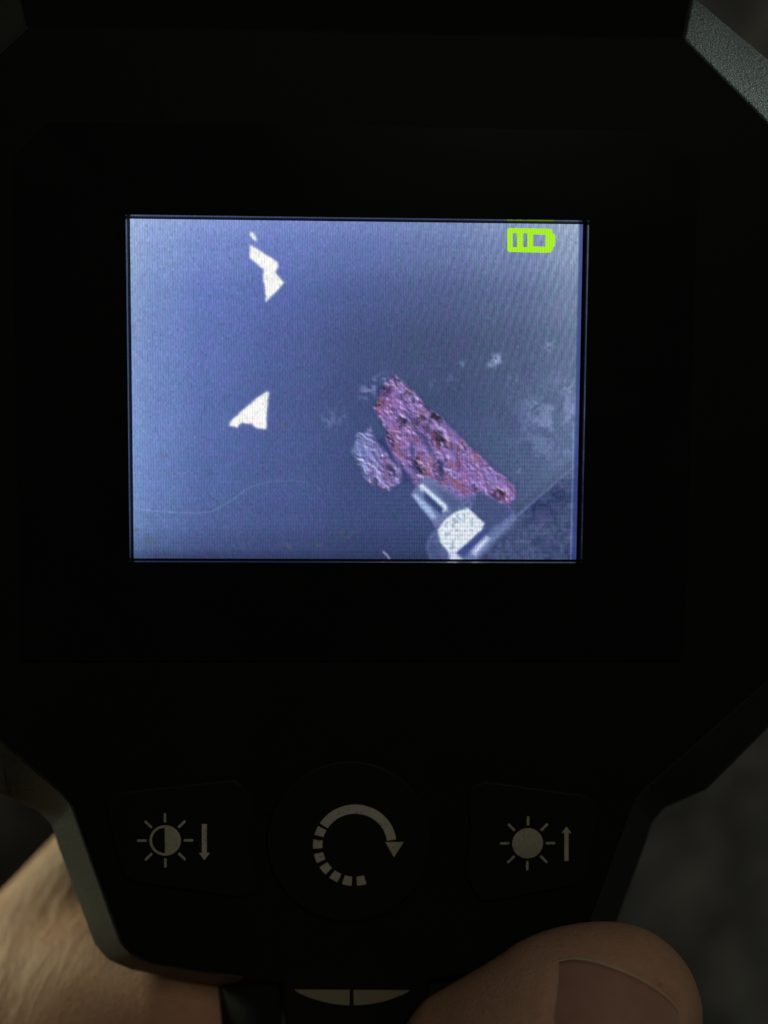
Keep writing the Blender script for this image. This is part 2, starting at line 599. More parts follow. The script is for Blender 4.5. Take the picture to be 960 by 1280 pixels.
# pale frosty cloud on the right, scattered pale flecks
cl = np.exp(-(((PX - 700) / 50) ** 2 + ((PY - 525) / 45) ** 2)) * np.clip((nA - 0.40) * 4.5, 0, 1)
lay(cl * 0.55, (150, 165, 215))
for fx, fy, fr, fa in ((620, 446, 7, .8), (612, 452, 5, .5), (686, 430, 6, .6), (710, 480, 8, .5), (576, 452, 4, .35), (455, 488, 8, .5), (470, 480, 8, .5), (415, 520, 14, .18), (408, 525, 5, .25), (425, 517, 5, .25), (540, 478, 5, .3), (668, 505, 10, .4), (646, 586, 6, .3), (560, 470, 5, .25), (640, 470, 7, .25)):
    k = np.exp(-(((PX - fx) / fr) ** 2 + ((PY - fy) / fr) ** 2)) * np.clip((nB - 0.42) * 5, 0, 1)
    lay(np.clip(k * fa, 0, 1), (165, 180, 226))

# sheet of metal in the lower right corner
tri = pdist([(592, 706), (640, 645), (652, 634), (730, 566), (740, 566), (740, 706)])
m = soft(tri, 1.2)
lay(m * 0.95, (62, 74, 116))
mul(m, (1, 1, 1)); IMG += (m * (nB - 0.5) * 40)[..., None] * np.array([0.9, 1.0, 1.0])
IMG += (m * (nC - 0.5) * 40)[..., None] * np.array([0.9, 1.0, 0.8])
lay(np.exp(-((tri + 2) / 2.0) ** 2) * (PX > 640) * 0.42, (140, 155, 208))
mul(np.exp(-((tri - 3) / 4.0) ** 2) * (PX > 640) * 0.6, (0.86, 0.86, 0.86))

# flaking rust band and the fragment beside it, lit in relief by the probe's lamp
wx, wy = (nA - 0.5) * 14 + (nB - 0.5) * 8, (nD - 0.5) * 14 + (nB - 0.5) * 6
rust = pdist([(490, 468), (506, 481), (525, 501), (555, 527), (582, 555), (610, 580), (636, 604), (642, 617), (634, 631), (617, 624), (600, 612), (582, 622), (570, 622), (550, 604), (530, 594), (517, 603), (504, 592), (495, 576), (485, 553), (479, 532), (468, 510), (476, 486)], PX + wx * 0.55, PY + wy * 0.55)
frag = pdist([(444, 540), (462, 532), (469, 550), (486, 570), (499, 584), (498, 600), (482, 614), (468, 602), (459, 606), (450, 586), (438, 560)], PX + wx * 0.5, PY + wy * 0.5)
ca, sa = math.cos(R(44)), math.sin(R(44))
al = (PX - 492) * ca + (PY - 471) * sa          # along the band
ac = -(PX - 492) * sa + (PY - 471) * ca         # across it


def lattice(X, Y, seed):
    g = np.random.default_rng(seed).random((256, 256))
    i, j = np.floor(X).astype(int), np.floor(Y).astype(int)
    fx, fy = X - i, Y - j
    fx = fx * fx * (3 - 2 * fx); fy = fy * fy * (3 - 2 * fy)
    i %= 255; j %= 255
    return (g[j, i] * (1 - fx) + g[j, i + 1] * fx) * (1 - fy) + (g[j + 1, i] * (1 - fx) + g[j + 1, i + 1] * fx) * fy


def ridge(X, Y, seed):
    return 1 - np.abs(2 * lattice(X, Y, seed) - 1)


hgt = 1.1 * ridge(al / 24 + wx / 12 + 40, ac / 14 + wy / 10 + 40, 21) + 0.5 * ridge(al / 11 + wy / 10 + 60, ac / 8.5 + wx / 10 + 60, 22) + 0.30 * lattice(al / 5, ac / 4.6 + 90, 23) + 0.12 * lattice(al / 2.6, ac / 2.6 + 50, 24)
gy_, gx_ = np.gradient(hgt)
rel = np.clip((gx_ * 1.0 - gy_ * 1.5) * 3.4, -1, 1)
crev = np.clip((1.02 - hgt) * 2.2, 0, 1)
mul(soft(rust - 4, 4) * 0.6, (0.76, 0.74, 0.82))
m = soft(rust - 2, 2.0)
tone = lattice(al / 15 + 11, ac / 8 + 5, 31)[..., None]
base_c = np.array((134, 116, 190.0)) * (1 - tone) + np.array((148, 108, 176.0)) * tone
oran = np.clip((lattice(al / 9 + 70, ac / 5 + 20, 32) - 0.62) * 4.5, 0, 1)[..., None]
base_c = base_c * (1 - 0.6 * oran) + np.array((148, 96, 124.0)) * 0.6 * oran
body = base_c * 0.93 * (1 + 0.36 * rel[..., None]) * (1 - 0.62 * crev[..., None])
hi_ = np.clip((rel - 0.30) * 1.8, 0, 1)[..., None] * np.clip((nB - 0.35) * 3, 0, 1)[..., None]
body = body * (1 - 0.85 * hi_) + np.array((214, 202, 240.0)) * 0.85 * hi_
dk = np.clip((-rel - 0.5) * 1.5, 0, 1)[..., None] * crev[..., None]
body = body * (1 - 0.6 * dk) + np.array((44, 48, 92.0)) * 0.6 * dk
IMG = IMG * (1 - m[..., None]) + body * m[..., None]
lay(m * np.exp(-((ac - 4) / 3.0) ** 2) * np.clip((nB - 0.3) * 2, 0, 1) * 0.55, (178, 158, 206))
for (x0, y0, x1, y1, w, c, f_) in ((484, 526, 500, 568, 2.0, (150, 90, 112), .6), (537, 566, 534, 594, 2.4, (150, 86, 98), .65), (553, 590, 578, 612, 4.0, (146, 90, 110), .5), (573, 555, 570, 584, 1.8, (110, 54, 88), .75), (549, 575, 551, 592, 3.4, (50, 58, 104), .9), (507, 513, 522, 540, 2.6, (66, 66, 116), .7), (513, 550, 516, 590, 2.2, (62, 68, 120), .75), (527, 542, 538, 562, 3.6, (60, 70, 120), .8), (474, 548, 508, 598, 4.6, (48, 58, 108), .9), (540, 540, 548, 560, 2.0, (144, 78, 96), .6)):
    L = math.hypot(x1 - x0, y1 - y0); dx, dy = (x1 - x0) / L, (y1 - y0) / L
    t = np.clip((PX + wx * 0.5 - x0) * dx + (PY + wy * 0.5 - y0) * dy, 0, L)
    d = np.hypot(PX + wx * 0.5 - x0 - t * dx, PY + wy * 0.5 - y0 - t * dy)
    lay(np.exp(-(d / w) ** 2) * f_, c)
mul(soft(frag - 3, 4) * 0.4, (0.8, 0.8, 0.86))
m = soft(frag, 2.4)
pale = np.clip((470 - PX) / 26 + 0.25, 0.1, 1)[..., None]
body = (np.array((124, 112, 176.0)) * (1 - pale) + np.array((114, 126, 184.0)) * pale) * (1 + 0.38 * rel[..., None]) * (1 - 0.4 * crev[..., None])
body = body * (1 - 0.8 * hi_) + np.array((196, 208, 236.0)) * 0.8 * hi_
pk = np.clip((lattice(al / 9, ac / 6 + 33, 36) - 0.5) * 3, 0, 1)[..., None] * (1 - pale)
body = body * (1 - 0.7 * pk) + np.array((138, 94, 150.0)) * 0.7 * pk
IMG = IMG * (1 - m[..., None]) + body * m[..., None]
# grey crumbs at the top of the band
k = np.exp(-(((PX - 484) / 20) ** 2 + ((PY - 478) / 11) ** 2)) * np.clip((nB - 0.46) * 5, 0, 1)
lay(np.clip(k * 0.8, 0, 1), (140, 156, 206))
mul(np.exp(-(((PX - 478) / 16) ** 2 + ((PY - 486) / 9) ** 2)) * np.clip((0.5 - nB) * 5, 0, 1) * 0.6, (0.7, 0.72, 0.8))

# bolt: threaded shank, flange and bright washer face
def shade_poly(poly, col, w=1.0, warp=0.0):
    mk = soft(pdist(poly, PX + wx * warp, PY + wy * warp), w)
    lay(mk, col)
    return mk


shade_poly([(512, 616), (518, 606), (524, 599), (534, 594), (560, 612), (584, 630), (560, 660), (541, 658), (536, 648), (524, 634)], (104, 118, 166), 1.3)
shade_poly([(540, 606), (562, 616), (582, 632), (566, 642), (556, 628)], (78, 92, 140), 3.5)
shade_poly([(522, 605), (526, 603), (556, 630), (557, 637), (551, 638), (524, 611)], (206, 222, 244), 1.8)
shade_poly([(527, 611), (552, 634), (549, 642), (528, 622)], (58, 70, 122), 1.8)
shade_poly([(513, 617), (518, 616), (536, 634), (543, 646), (538, 648), (526, 634)], (158, 182, 230), 2.2)
hd = shade_poly([(530, 682), (534, 670), (546, 656), (560, 640), (582, 622), (598, 611), (616, 622), (642, 637), (642, 648), (600, 690), (586, 706), (536, 706)], (88, 101, 150), 1.4)
IMG += (hd * (nB - 0.5) * 40)[..., None]
shade_poly([(596, 613), (634, 632), (640, 640), (606, 662), (584, 640)], (68, 80, 126), 2.4)
shade_poly([(545, 662), (550, 652), (562, 642), (574, 636), (583, 634), (604, 653), (600, 662), (584, 676), (568, 690), (560, 692), (548, 678)], (216, 226, 236), 1.4, 0.15)
k = soft(pdist([(545, 662), (550, 652), (570, 637), (583, 634), (602, 654), (567, 689), (560, 692), (547, 677)]) + 3, 2)
lay(k * np.clip((nB - 0.56) * 6, 0, 1) * 0.6, (130, 148, 180))
shade_poly([(570, 690), (606, 658), (612, 660), (576, 697)], (58, 74, 136), 2.2)
shade_poly([(578, 699), (592, 684), (640, 642), (644, 648), (604, 690), (590, 705), (576, 706)], (102, 118, 168), 3.0)
shade_poly([(588, 690), (594, 682), (606, 670), (610, 673), (600, 684), (592, 694)], (208, 220, 244), 3.0)
shade_poly([(531, 684), (540, 672), (548, 690), (556, 704), (538, 704)], (70, 82, 130), 4)
shade_poly([(559, 692), (566, 690), (576, 699), (572, 706), (560, 706)], (196, 208, 232), 2)

# bare white patches
for poly in ([(312.5, 305), (320, 309), (330, 316), (346, 326), (347, 331), (343, 338), (346, 343), (354, 351), (345, 362), (332, 374), (331, 362), (330, 354), (328.5, 342), (329, 335), (320, 327), (312, 320)],
             [(313, 289), (316, 290), (320, 297), (320, 300), (316, 298), (312, 292)],
             [(333, 487), (334.5, 489), (333, 505), (331, 534), (319, 532.5), (313, 527.5), (302, 525.5), (297, 529), (295, 531.5), (286, 529.5), (287, 525), (300, 513), (319, 496)]):
    d = pdist(poly)
    mul(np.exp(-(np.maximum(d, 0) / 3) ** 2) * 0.25, (0.9, 0.9, 1.0))
    lay(np.exp(-(np.maximum(d, 0) / 2.2) ** 2) * 0.28, (190, 198, 232))
    lay(soft(d + (nB - 0.5) * 1.6, 1.2), (247, 246, 244))
    mul(soft(d + 1) * np.clip((nC - 0.5) * 3, 0, 1) * 0.5, (0.97, 0.98, 0.99))
# a fine hair and a bit of lint caught in the picture
for pts, w_, f_ in (([(170, 635), (190, 638), (215, 640), (245, 641), (262, 639), (275, 633), (290, 623), (310, 608), (328, 602), (345, 600), (375, 600), (392, 606), (402, 613)], 0.8, 0.24), ([(477, 690), (480, 693), (484, 698)], 1.3, 0.75)):
    # rounded path through the points
    P_ = np.array(pts, float)
    d = np.full(PX.shape, 1e9)
    for a, b in zip(P_[:-1], P_[1:]):
        L = np.hypot(*(b - a)); dx, dy = (b - a) / L
        t = np.clip((PX - a[0]) * dx + (PY - a[1]) * dy, 0, L)
        d = np.minimum(d, np.hypot(PX - a[0] - t * dx, PY - a[1] - t * dy))
    fade = np.clip((405 - PX) / 90, 0.25, 1) if w_ < 1 else 1.0
    lay(np.exp(-(d / w_) ** 2) * f_ * fade, (178, 192, 232))
# dull smudges
for fx, fy, fr, fa in ((395, 681, 6, .35), (358, 683, 5, .35), (188, 678, 8, .35), (182, 648, 8, .25), (208, 568, 6, .2), (305, 482, 5, .2), (352, 530, 6, .25), (350, 574, 9, .16), (250, 551, 6, .12), (170, 664, 5, .3), (428, 668, 8, .25), (227, 634, 5, .15), (680, 352, 5, .12), (265, 452, 6, .1), (212, 330, 7, .1), (365, 600, 12, .1)):
    k = np.exp(-(((PX - fx) / fr) ** 2 + ((PY - fy) / (fr * 0.7)) ** 2)) * np.clip((nB - 0.3) * 3, 0, 1)
    lay(np.clip(k * fa * 1.6, 0, 1), (86, 98, 92))

# the probe's feed is soft and a little grey
for _ in range(1):
    Q = np.pad(IMG, ((1, 1), (1, 1), (0, 0)), 'edge')
    Q = (Q[:-2] + 2 * Q[1:-1] + Q[2:]) / 4
    IMG = (Q[:, :-2] + 2 * Q[:, 1:-1] + Q[:, 2:]) / 4
lum_ = (IMG @ np.array([0.25, 0.6, 0.15]))[..., None]
IMG = lum_ + (IMG - lum_) * 0.93
# display structure: columns and rows of liquid-crystal cells and their beating
cols = np.random.default_rng(11).normal(0, 1, (NY // 4 + 2, NX // 2 + 2)); cols = cols[(np.arange(NY) // 4)[:, None], (np.arange(NX) // 2)[None, :]]
ph = (nC - 0.5) * 5
lin = 0.55 * np.sin(PX * 2 * math.pi / 3.15 + ph) + 0.30 * np.sin(PY * 2 * math.pi / 3.6 + ph) * np.sin(PX * math.pi / 3.15)
beat = np.sin((PX * 0.86 + PY * 0.30) * 2 * math.pi / 9.0) * np.clip((PX - 430) / 200, 0, 1) * np.clip((640 - PY) / 250, 0, 1)
weave = np.sin((PX + PY * 0.55) * 2 * math.pi / 6.0) * np.sin((PX - PY * 0.55) * 2 * math.pi / 6.0) * np.clip((PY - 480) / 150, 0, 1) * np.clip((PX - 340) / 180, 0.25, 1)
tex = 1 + 0.100 * lin + 0.036 * cols + 0.045 * beat + 0.095 * weave
IMG = IMG * tex[..., None]
IMG += np.random.default_rng(5).normal(0, 2.2, IMG.shape) * np.array([1.2, 1.0, 1.0])
hue = (vnoise(60, 45, 2, .6, 9) - 0.5)[..., None]
IMG += hue * np.array([10, -4, 8])
# last columns on the right are only backlight, dimmer
edge = np.clip((u - 0.990) / 0.003, 0, 1)
lay(edge * 0.75, (52, 66, 128))
lay(np.exp(-((u - 0.988) / 0.002) ** 2) * (v > 0.6) * 0.4, (150, 175, 225))
IMG = np.clip(IMG, 0, 255) / 255.0
LIN = np.where(IMG <= 0.04045, IMG / 12.92, ((IMG + 0.055) / 1.055) ** 2.4)

co = np.zeros((NY, NX, 3), np.float32)
co[..., 0] = (u - 0.5) * LW * MM
co[..., 1] = (0.5 - v) * LH * MM
co[..., 2] = LZ * MM
idx = np.arange(NX * NY).reshape(NY, NX)
quads = np.stack([idx[:-1, :-1], idx[1:, :-1], idx[1:, 1:], idx[:-1, 1:]], -1).reshape(-1, 4)


def np_mesh(name, verts, quads, smooth=True):
    me = bpy.data.meshes.new(name)
    me.vertices.add(len(verts)); me.vertices.foreach_set('co', np.ascontiguousarray(verts, np.float32).ravel())
    me.loops.add(quads.size); me.loops.foreach_set('vertex_index', np.ascontiguousarray(quads, np.int32).ravel())
    me.polygons.add(len(quads))
    me.polygons.foreach_set('loop_start', np.arange(0, quads.size, 4, dtype=np.int32))
    me.polygons.foreach_set('use_smooth', np.full(len(quads), smooth))
    me.update(calc_edges=True); me.validate()
    return me


dme = np_mesh('display', co.reshape(-1, 3), quads)
ca_ = dme.color_attributes.new('picture', 'FLOAT_COLOR', 'POINT')
rgba = np.ones((NX * NY, 4), np.float32); rgba[:, :3] = LIN.reshape(-1, 3)
ca_.data.foreach_set('color', rgba.ravel())
m, nt, p, nd, lk = new_mat('lit_display')
a = nd.new('ShaderNodeAttribute'); a.attribute_name = 'picture'
p.inputs['Base Color'].default_value = (0.006, 0.006, 0.008, 1)
p.inputs['Roughness'].default_value = 0.2
lk.new(a.outputs['Color'], p.inputs['Emission Color'])
p.inputs['Emission Strength'].default_value = 1.0
display = link('display', dme, m, dev)
tag(display, 'lit blue screen picturing a bolt, rusty flakes and white patches')

# battery symbol on the display
m, nt, p, nd, lk = new_mat('lime_screen_symbol')
vv = coords(nd, lk, 1000.0)
w = nd.new('ShaderNodeTexWave'); w.inputs['Scale'].default_value = 1.15; w.inputs['Distortion'].default_value = 0.4
lk.new(vv, w.inputs['Vector'])
r = ramp(nd, lk, w.outputs['Fac'], [(0.0, (0.33, 0.76, 0.004)), (1.0, (0.44, 0.92, 0.012))])
p.inputs['Base Color'].default_value = (0.01, 0.01, 0.01, 1)
lk.new(r.outputs['Color'], p.inputs['Emission Color']); p.inputs['Emission Strength'].default_value = 1.0
M_LIME = m


def bilin(px, py):
    return at(px, py, LZ)


def rect_px(x0, y0, x1, y1):
    return [bilin(x0, y0), bilin(x1, y0), bilin(x1, y1), bilin(x0, y1)]


bo = [(634, 287), (636, 285), (688, 286), (690, 288), (691.5, 292), (694, 294), (694, 307), (691.5, 309), (690, 314), (687, 316), (636, 315), (634, 313)]
bm = bmesh.new()
loops = [bo, [(641, 291.5), (646, 291.5), (646, 309), (641, 309)], [(654, 291.5), (659, 291.5), (659, 309), (654, 309)], [(666.5, 293), (682, 293.5), (682, 308.5), (666.5, 308)]]
eds = []
for L_ in loops:
    vs = [bm.verts.new((*[c * MM for c in bilin(*q)], (LZ + 0.03) * MM)) for q in L_]
    eds += [bm.edges.new((vs[i], vs[(i + 1) % len(vs)])) for i in range(len(vs))]
bmesh.ops.triangle_fill(bm, use_beauty=True, edges=eds)
for f_ in bm.faces:
    if f_.normal.z < 0: f_.normal_flip()
me = bpy.data.meshes.new('battery_symbol'); bm.to_mesh(me); bm.free()
bat = link('battery_symbol', me, M_LIME, display)
tag(bat, 'lime green battery symbol with two bars')

# ------------------------------------------------------------------ buttons with printed symbols
BZ = FACE + 0.55


def button(pts_px, rnd, label):
    pts = round_poly([at(x, y, BZ) for x, y in pts_px], rnd, 6)
    b = prism('button', pts, FACE - 0.02, BZ, M_BUTTON, dev, 0.36, 3)
    tag(b, label)
    return b


bl = button([(130, 1004), (148, 990), (296, 974), (318, 1000), (308, 1060), (324, 1108), (306, 1124), (168, 1104), (152, 1094)], 1.1, 'button printed with a half-filled sun and a down arrow')
br = button([(584, 986), (604, 976), (734, 994), (750, 1010), (735, 1098), (720, 1108), (602, 1130), (580, 1094), (588, 1040)], 1.1, 'button printed with a full sun and an up arrow')
cc = at(437, 1052, BZ)
pts = disc(cc[0], cc[1], 9.3, 64)
bc = prism('button', pts, FACE - 0.02, BZ + 0.1, M_BUTTON, dev, 0.3, 3)
tag(bc, 'round middle button printed with a circular rotation arrow')


def sun(parent, cxy, z, filled, ray_in, ray_out, rpx):
    c = at(*cxy, z)
    s = 0.0871
    if filled:
        sheet('sun_symbol', [disc(c[0], c[1], rpx * s, 56)], z, 0.03, M_PRINT, parent)
    else:
        half = [(c[0] - 0.4 * s, c[1] + rpx * s * 0.985)] + [(c[0] + rpx * s * 0.97 * math.sin(R(a)), c[1] + rpx * s * 0.97 * math.cos(R(a))) for a in range(2, 179, 6)] + [(c[0] - 0.4 * s, c[1] - rpx * s * 0.985)]
        sheet('sun_symbol', [band(c[0], c[1], (rpx - 3.2) * s, rpx * s, 0, 360, 56)], z, 0.03, M_PRINT, parent)
        sheet('sun_symbol', [half], z, 0.036, M_PRINT, parent)
    for k in range(8):
        a = R(45 * k)
        r0, r1 = ray_in * s, ray_out * s * (1.0 if k % 2 == 0 else 1.02)
        sheet('ray', [stroke(c[0] + r0 * math.cos(a), c[1] + r0 * math.sin(a), c[0] + r1 * math.cos(a), c[1] + r1 * math.sin(a), 3.1 * s)], z, 0.03, M_PRINT, parent)


sun(bl, (206.5, 1050.5), BZ, False, 24.5, 35, 20)
sun(br, (659.5, 1054.0), BZ, True, 24.5, 35, 20)


def arrow(parent, x, y0, y1, z, head=7, hw=6.5, sw=3.2):
    """shaft from y0 to the tip at y1 (pixels)"""
    d = 1 if y1 > y0 else -1
    q = [(x - sw, y0), (x + sw, y0), (x + sw, y1 - d * head), (x + hw, y1 - d * head), (x, y1), (x - hw, y1 - d * head), (x - sw, y1 - d * head)]
    sheet('arrow_symbol', [[at(a, b, z) for a, b in q]], z, 0.03, M_PRINT, parent)


arrow(bl, 255.5, 1030, 1075, BZ, 9, 7.0, 3.1)
arrow(br, 708, 1076, 1033, BZ, 8, 6.0, 2.6)

# rotation symbol: arc with an arrow head and seven dashes
RZ = BZ + 0.1
s = 0.0867
c = at(443.5, 1056.5, RZ)
r0, r1 = 42.0 * s, 54.0 * s
arc = band(c[0], c[1], r0, r1, 147, 8, 48)
hx_, hy_ = at(493, 1071, RZ)
head = [at(481.5, 1052.5, RZ), at(504.5, 1052.5, RZ), at(492.5, 1071.5, RZ)]
sheet('rotation_symbol', [arc, head], RZ, 0.03, M_PRINT, bc)
for a0 in (158, 178, 199, 219, 239, 259, 280):
    sheet('dash', [band(c[0], c[1], r0, r1, a0 - 6.6, a0 + 6.6, 6)], RZ, 0.03, M_PRINT, bc)

# pale inlay on the neck, in two pieces
for x0, x1 in ((369, 437), (442, 512)):
    def low(x):
        t = (x - 440.5) / 72.0
        return 1237.0 + 18.5 * max(0.0, 1 - t * t) ** 0.9 + 0.4
    xs = [x0 + (x1 - x0) * i / 14 for i in range(15)]
    top = [(x, 1236.6 + (x - 369) * 0.006) for x in xs]
    bot = [(x, low(x)) for x in reversed(xs)]
    sheet('inlay', [[at(a, b, FACE) for a, b in top + bot]], FACE, 0.12, M_INLAY, dev)

# ------------------------------------------------------------------ the hand (left): one continuous surface
def sdf_capsule(P, a, b, ra, rb):
    a, b = np.array(a, np.float32), np.array(b, np.float32)
    ba = b - a
    t = np.clip(((P[0] - a[0]) * ba[0] + (P[1] - a[1]) * ba[1] + (P[2] - a[2]) * ba[2]) / float(ba @ ba), 0, 1)
    dx, dy, dz = P[0] - a[0] - t * ba[0], P[1] - a[1] - t * ba[1], P[2] - a[2] - t * ba[2]
    return np.sqrt(dx * dx + dy * dy + dz * dz) - (ra + (rb - ra) * t)


def smin(a, b, k):
    h = np.clip(0.5 + 0.5 * (b - a) / k, 0, 1)
    return b + (a - b) * h - k * h * (1 - h)


TIP_Z, IP_Z = 7.0, 12.5
tip = (*at(772, 1262, TIP_Z), TIP_Z)
ip = (*at(668, 1410, IP_Z), IP_Z)
pad = (*at(690, 1268, 5.0), 5.0)
THUMB_MCP = (-10, -106, 2); THUMB_CMC = (-48, -136, -20)
WRIST = (-66, -182, -30)
IDX = (-55, -94, -37); MID = (-53, -115, -44); RNG_ = (-50, -135, -46); LIT = (-46, -152, -44)
NAIL_R = 10.5
NAIL_C, NAIL_S = 0.004, 0.17


def flesh(P):
    d = sdf_capsule(P, tip, ip, 8.9, 11.2)
    d = smin(d, sdf_capsule(P, pad, (*at(600, 1340, 4.0), 4.0), 8.0, 9.5), 5)
    d = smin(d, sdf_capsule(P, ip, THUMB_MCP, 11.0, 12.5), 5)
    d = smin(d, sdf_capsule(P, THUMB_MCP, THUMB_CMC, 12.5, 16), 7)
    e = sdf_capsule(P, IDX, (-22, -56, -43), 12.5, 9.8)                       # index finger, under the head
    e = smin(e, sdf_capsule(P, (-22, -56, -43), (4, -44, -40), 9.6, 8.6), 3)
    e = smin(e, sdf_capsule(P, (4, -44, -40), (24, -44, -38.5), 8.5, 7.4), 3)
    for mc, pip, dip, tp in ((MID, (-18, -108, -66), (14, -106, -62), (27, -107, -44)), (RNG_, (-16, -128, -68), (14, -127, -64), (27, -128, -47)), (LIT, (-14, -146, -66), (10, -146, -64), (24, -147, -50))):
        e2 = sdf_capsule(P, mc, pip, 11.6, 9.5)
        e2 = smin(e2, sdf_capsule(P, pip, dip, 9.4, 8.4), 3)
        e2 = smin(e2, sdf_capsule(P, dip, tp, 8.3, 7.0), 3)
        e = smin(e, e2, 2.0)
    pl = sdf_capsule(P, IDX, WRIST, 13, 22)
    for q in (MID, RNG_, LIT):
        pl = smin(pl, sdf_capsule(P, q, WRIST, 12, 21), 6)
    pl = smin(pl, sdf_capsule(P, (-46, -104, -26), (-40, -122, -16), 13, 15), 8)  # web of the thumb
    pl = smin(pl, sdf_capsule(P, IDX, (-34, -84, -33), 13, 12), 10)
    pl = smin(pl, sdf_capsule(P, (-56, -98, -30), (-30, -90, -26), 13, 12.5), 10)
    pl = smin(pl, sdf_capsule(P, (-30, -91, -24), (-19, -94, -13), 12.5, 12), 8)
    pl = smin(pl, sdf_capsule(P, (-40, -83, -29), (-21, -75, -18), 10, 9), 10)
    pl = smin(pl, sdf_capsule(P, WRIST, (-80, -240, -30), 24, 27), 8)
    d = smin(d, pl, 9)
    d = smin(d, e, 5)
    return d


def ray_hit(px, py):
    d = np.array([(px - 480) / 1422.2, -(py - 640) / 1422.2, -1.0]); d = CR @ d; d /= np.linalg.norm(d)
    t = 90.0
    for _ in range(120):
        q = CAM_LOC + d * t
        f_ = float(flesh(tuple(np.array([c_], np.float32) for c_ in q))[0])
        if f_ < 0.02: break
        t += f_ * 0.8
    return q


NO = ray_hit(782, 1212)                                     # middle of the nail's free edge
NG = []
for i in range(3):
    a, b = NO.copy(), NO.copy(); a[i] += 0.3; b[i] -= 0.3
    NG.append(float(flesh(tuple(np.array([c_]) for c_ in a))[0] - flesh(tuple(np.array([c_]) for c_ in b))[0]))
NAIL_N = (Vector(NG).normalized() + Vector((0.12, -0.14, 0.0))).normalized()
NAIL_T = Vector((0.25, 0.86, -0.45)); NAIL_T = (NAIL_T - NAIL_T.dot(NAIL_N) * NAIL_N).normalized()
NAIL_W = NAIL_T.cross(NAIL_N)
NAIL_O = Vector(NO) - NAIL_N * 0.2


def nail_local(P):
    dx, dy, dz = P[0] - NAIL_O.x, P[1] - NAIL_O.y, P[2] - NAIL_O.z
    l = dx * NAIL_T.x + dy * NAIL_T.y + dz * NAIL_T.z
    w = dx * NAIL_W.x + dy * NAIL_W.y + dz * NAIL_W.z
    n_ = dx * NAIL_N.x + dy * NAIL_N.y + dz * NAIL_N.z
    return l, w, n_


def nail_surface(l, w):
    """height of the nail plate above its frame"""
    return np.sqrt(np.maximum(NAIL_R ** 2 - w * w, 1.0)) - NAIL_R - 0.012 * np.minimum(l + 4, 0) ** 2 * 0.6 - 0.02 * np.maximum(l + 2, 0) ** 2


NAIL_HW = 7.0


def solid(P):
    d = flesh(P)
    l, w, n_ = nail_local(P)
    near = (np.abs(l) < 20) & (np.abs(w) < 11) & (n_ > -8)
    s = nail_surface(l, np.clip(w, -8.2, 8.2))
    # keep the flesh below the plate inside its outline
    lim = n_ - s + 0.25
    foot = smin(np.abs(w) - NAIL_HW, l - 0.75 + NAIL_C * w * w + NAIL_S * w + 0.9 * (np.abs(w) / NAIL_HW) ** 6, -1.0)
    cut = np.maximum(-foot * 1.0, -6) 
    carved = np.where(near, np.maximum(d, smin(lim, -foot, 1.4)), d)
    return carved


H = 0.5
lo = np.array([-96, -176, -80]); hi = np.array([48, -33, 28])
dims = ((hi - lo) / H).astype(int)
gx = (lo[0] + np.arange(dims[0]) * H).astype(np.float32)[:, None, None]
gy = (lo[1] + np.arange(dims[1]) * H).astype(np.float32)[None, :, None]
gz = (lo[2] + np.arange(dims[2]) * H).astype(np.float32)[None, None, :]
Fd = np.empty(dims, np.float32)
for x_ in range(0, dims[0], 32):                      # slabs keep the memory low
    Fd[x_:x_ + 32] = solid((gx[x_:x_ + 32], gy, gz))
Fd[0] = Fd[-1] = 1; Fd[:, 0] = Fd[:, -1] = 1; Fd[:, :, 0] = Fd[:, :, -1] = 1
Fd[:, 0, :] = 1


def surface_nets(F, lo, h):
    S = F < 0
    nx, ny, nz = F.shape
    c = [S[i:nx - 1 + i, j:ny - 1 + j, k:nz - 1 + k] for i in (0, 1) for j in (0, 1) for k in (0, 1)]
    allin = c[0].copy(); anyin = c[0].copy()
    for q in c[1:]:
        allin &= q; anyin |= q
    act = np.argwhere(anyin & ~allin)
    idx = np.full((nx - 1, ny - 1, nz - 1), -1, np.int32)
    idx[act[:, 0], act[:, 1], act[:, 2]] = np.arange(len(act))
    acc = np.zeros((len(act), 3)); cnt = np.zeros(len(act))
    cor = [(i, j, k) for i in (0, 1) for j in (0, 1) for k in (0, 1)]
    for a in range(8):
        for b in range(a + 1, 8):
            if sum(abs(p - q) for p, q in zip(cor[a], cor[b])) != 1: continue
            A, B = act + np.array(cor[a]), act + np.array(cor[b])
            fa, fb = F[A[:, 0], A[:, 1], A[:, 2]], F[B[:, 0], B[:, 1], B[:, 2]]
            x = (fa < 0) != (fb < 0)
            t = np.where(x, fa / np.where(x, fa - fb, 1), 0)
            acc += x[:, None] * (A + t[:, None] * (B - A)); cnt += x
    verts = lo + h * acc / cnt[:, None]
    quads = []
    for ax in range(3):
        o1, o2 = [(1, 2), (2, 0), (0, 1)][ax]
        sl0 = [slice(None)] * 3; sl1 = [slice(None)] * 3
        sl0[ax] = slice(0, -1); sl1[ax] = slice(1, None)
        s0, s1 = S[tuple(sl0)], S[tuple(sl1)]
        e = np.argwhere(s0 != s1)
        ok = (e[:, o1] > 0) & (e[:, o2] > 0) & (e[:, o1] < F.shape[o1] - 1) & (e[:, o2] < F.shape[o2] - 1)
        e = e[ok]
        d1 = np.zeros(3, int); d1[o1] = 1
        d2 = np.zeros(3, int); d2[o2] = 1
        q = np.stack([idx[tuple((e - d1 - d2).T)], idx[tuple((e - d2).T)], idx[tuple(e.T)], idx[tuple((e - d1).T)]], -1)
        fl = ~s0[tuple(e.T)]
        q[fl] = q[fl][:, ::-1]
        quads.append(q)
    return verts, np.concatenate(quads)


hv, hq = surface_nets(Fd, lo.astype(float), H)
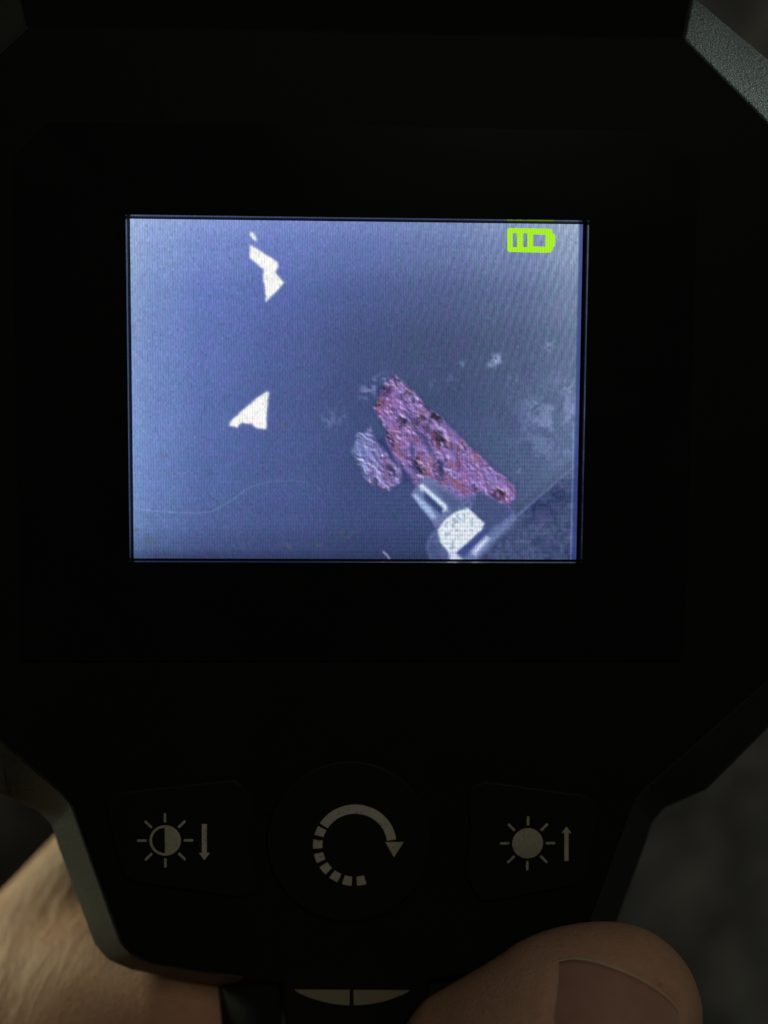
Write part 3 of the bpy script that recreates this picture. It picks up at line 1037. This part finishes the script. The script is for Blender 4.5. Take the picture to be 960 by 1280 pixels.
# pull the points onto the exact surface
for _ in range(3):
    P = [hv[:, i].astype(np.float64) for i in range(3)]
    f0 = solid(P); g = []
    for i in range(3):
        Q = list(P); Q[i] = P[i] + 0.05
        g.append((solid(Q) - f0) / 0.05)
    g = np.stack(g, -1)
    inner_ = (hv[:, 1] > lo[1] + 3)
    stepv = np.clip(f0 / np.maximum((g * g).sum(1), 0.2), -0.4, 0.4)
    hv -= (stepv * inner_)[:, None] * g * 0.8
# relax the fold round the nail
l_, w_, n_ = nail_local([hv[:, i] for i in range(3)])
zone = (np.abs(w_) < NAIL_HW + 2.2) & (l_ > -16) & (l_ < 3) & (n_ > -7)
ed_ = np.concatenate([hq[:, [0, 1]], hq[:, [1, 2]], hq[:, [2, 3]], hq[:, [3, 0]]])
ed_ = ed_[zone[ed_[:, 0]] & (ed_[:, 0] >= 0)]
for _ in range(5):
    sm = np.zeros_like(hv); ct = np.zeros(len(hv))
    np.add.at(sm, ed_[:, 0], hv[ed_[:, 1]]); np.add.at(ct, ed_[:, 0], 1)
    k_ = ct > 0
    hv[k_] = 0.45 * hv[k_] + 0.55 * sm[k_] / ct[k_][:, None]
hme = np_mesh('hand', hv * MM, hq)
cr = hme.attributes.new('crease', 'FLOAT', 'POINT')
wgt = np.clip((-6 - hv[:, 0]) / 14, 0, 1) * np.clip((-14 - hv[:, 2]) / 8, 0, 1)
cr.data.foreach_set('value', (0.06 + 0.94 * wgt).astype(np.float32))
hand = link('hand', hme, M_SKIN)
tag(hand, 'bare left hand gripping the inspection camera, thumb over its lower right corner', 'hand')

# thumbnail: plate and paler free edge
def nail_plate(name, l0, l1, mat, rise, th, nl, parent):
    NW = 28
    rows = []
    for i in range(nl + 1):
        row = []
        for j in range(NW + 1):
            w = (NAIL_HW + 0.6) * (2 * j / NW - 1)
            fe = -NAIL_C * w * w - NAIL_S * w - 0.9 * (abs(w) / NAIL_HW) ** 6 * (1 + min(0.0, l0 + (l1 - l0) * i / nl) / 14)
            a_ = l0 + (l1 - l0) * i / nl
            l = a_ + fe
            hgt = float(nail_surface(np.array(l), np.array(w))) + rise
            row.append(NAIL_O + NAIL_T * l + NAIL_W * w + NAIL_N * hgt)
        rows.append(row)
    V = [q for r_ in rows for q in r_]
    nb = len(V)
    V += [q - NAIL_N * th for q in V]
    F = []
    W1 = NW + 1
    for i in range(nl):
        for j in range(NW):
            a_ = i * W1 + j
            F.append((a_, a_ + 1, a_ + W1 + 1, a_ + W1)); F.append((nb + a_, nb + a_ + 1, nb + a_ + W1 + 1, nb + a_ + W1))
    for i in range(nl):
        for j in (0, NW):
            a_ = i * W1 + j
            F.append((a_, a_ + W1, nb + a_ + W1, nb + a_))
    for j in range(NW):
        for i in (0, nl):
            a_ = i * W1 + j
            F.append((a_, a_ + 1, nb + a_ + 1, nb + a_))
    o = link(name, mesh_from(name, V, F, True), mat, parent)
    return o


nail = nail_plate('thumbnail', -13.5, -0.235, M_NAIL, 0.0, 0.45, 22, hand)
nail_plate('nail_edge', -0.22, 0.10, M_NAIL_TIP, 0.01, 0.3, 3, nail)
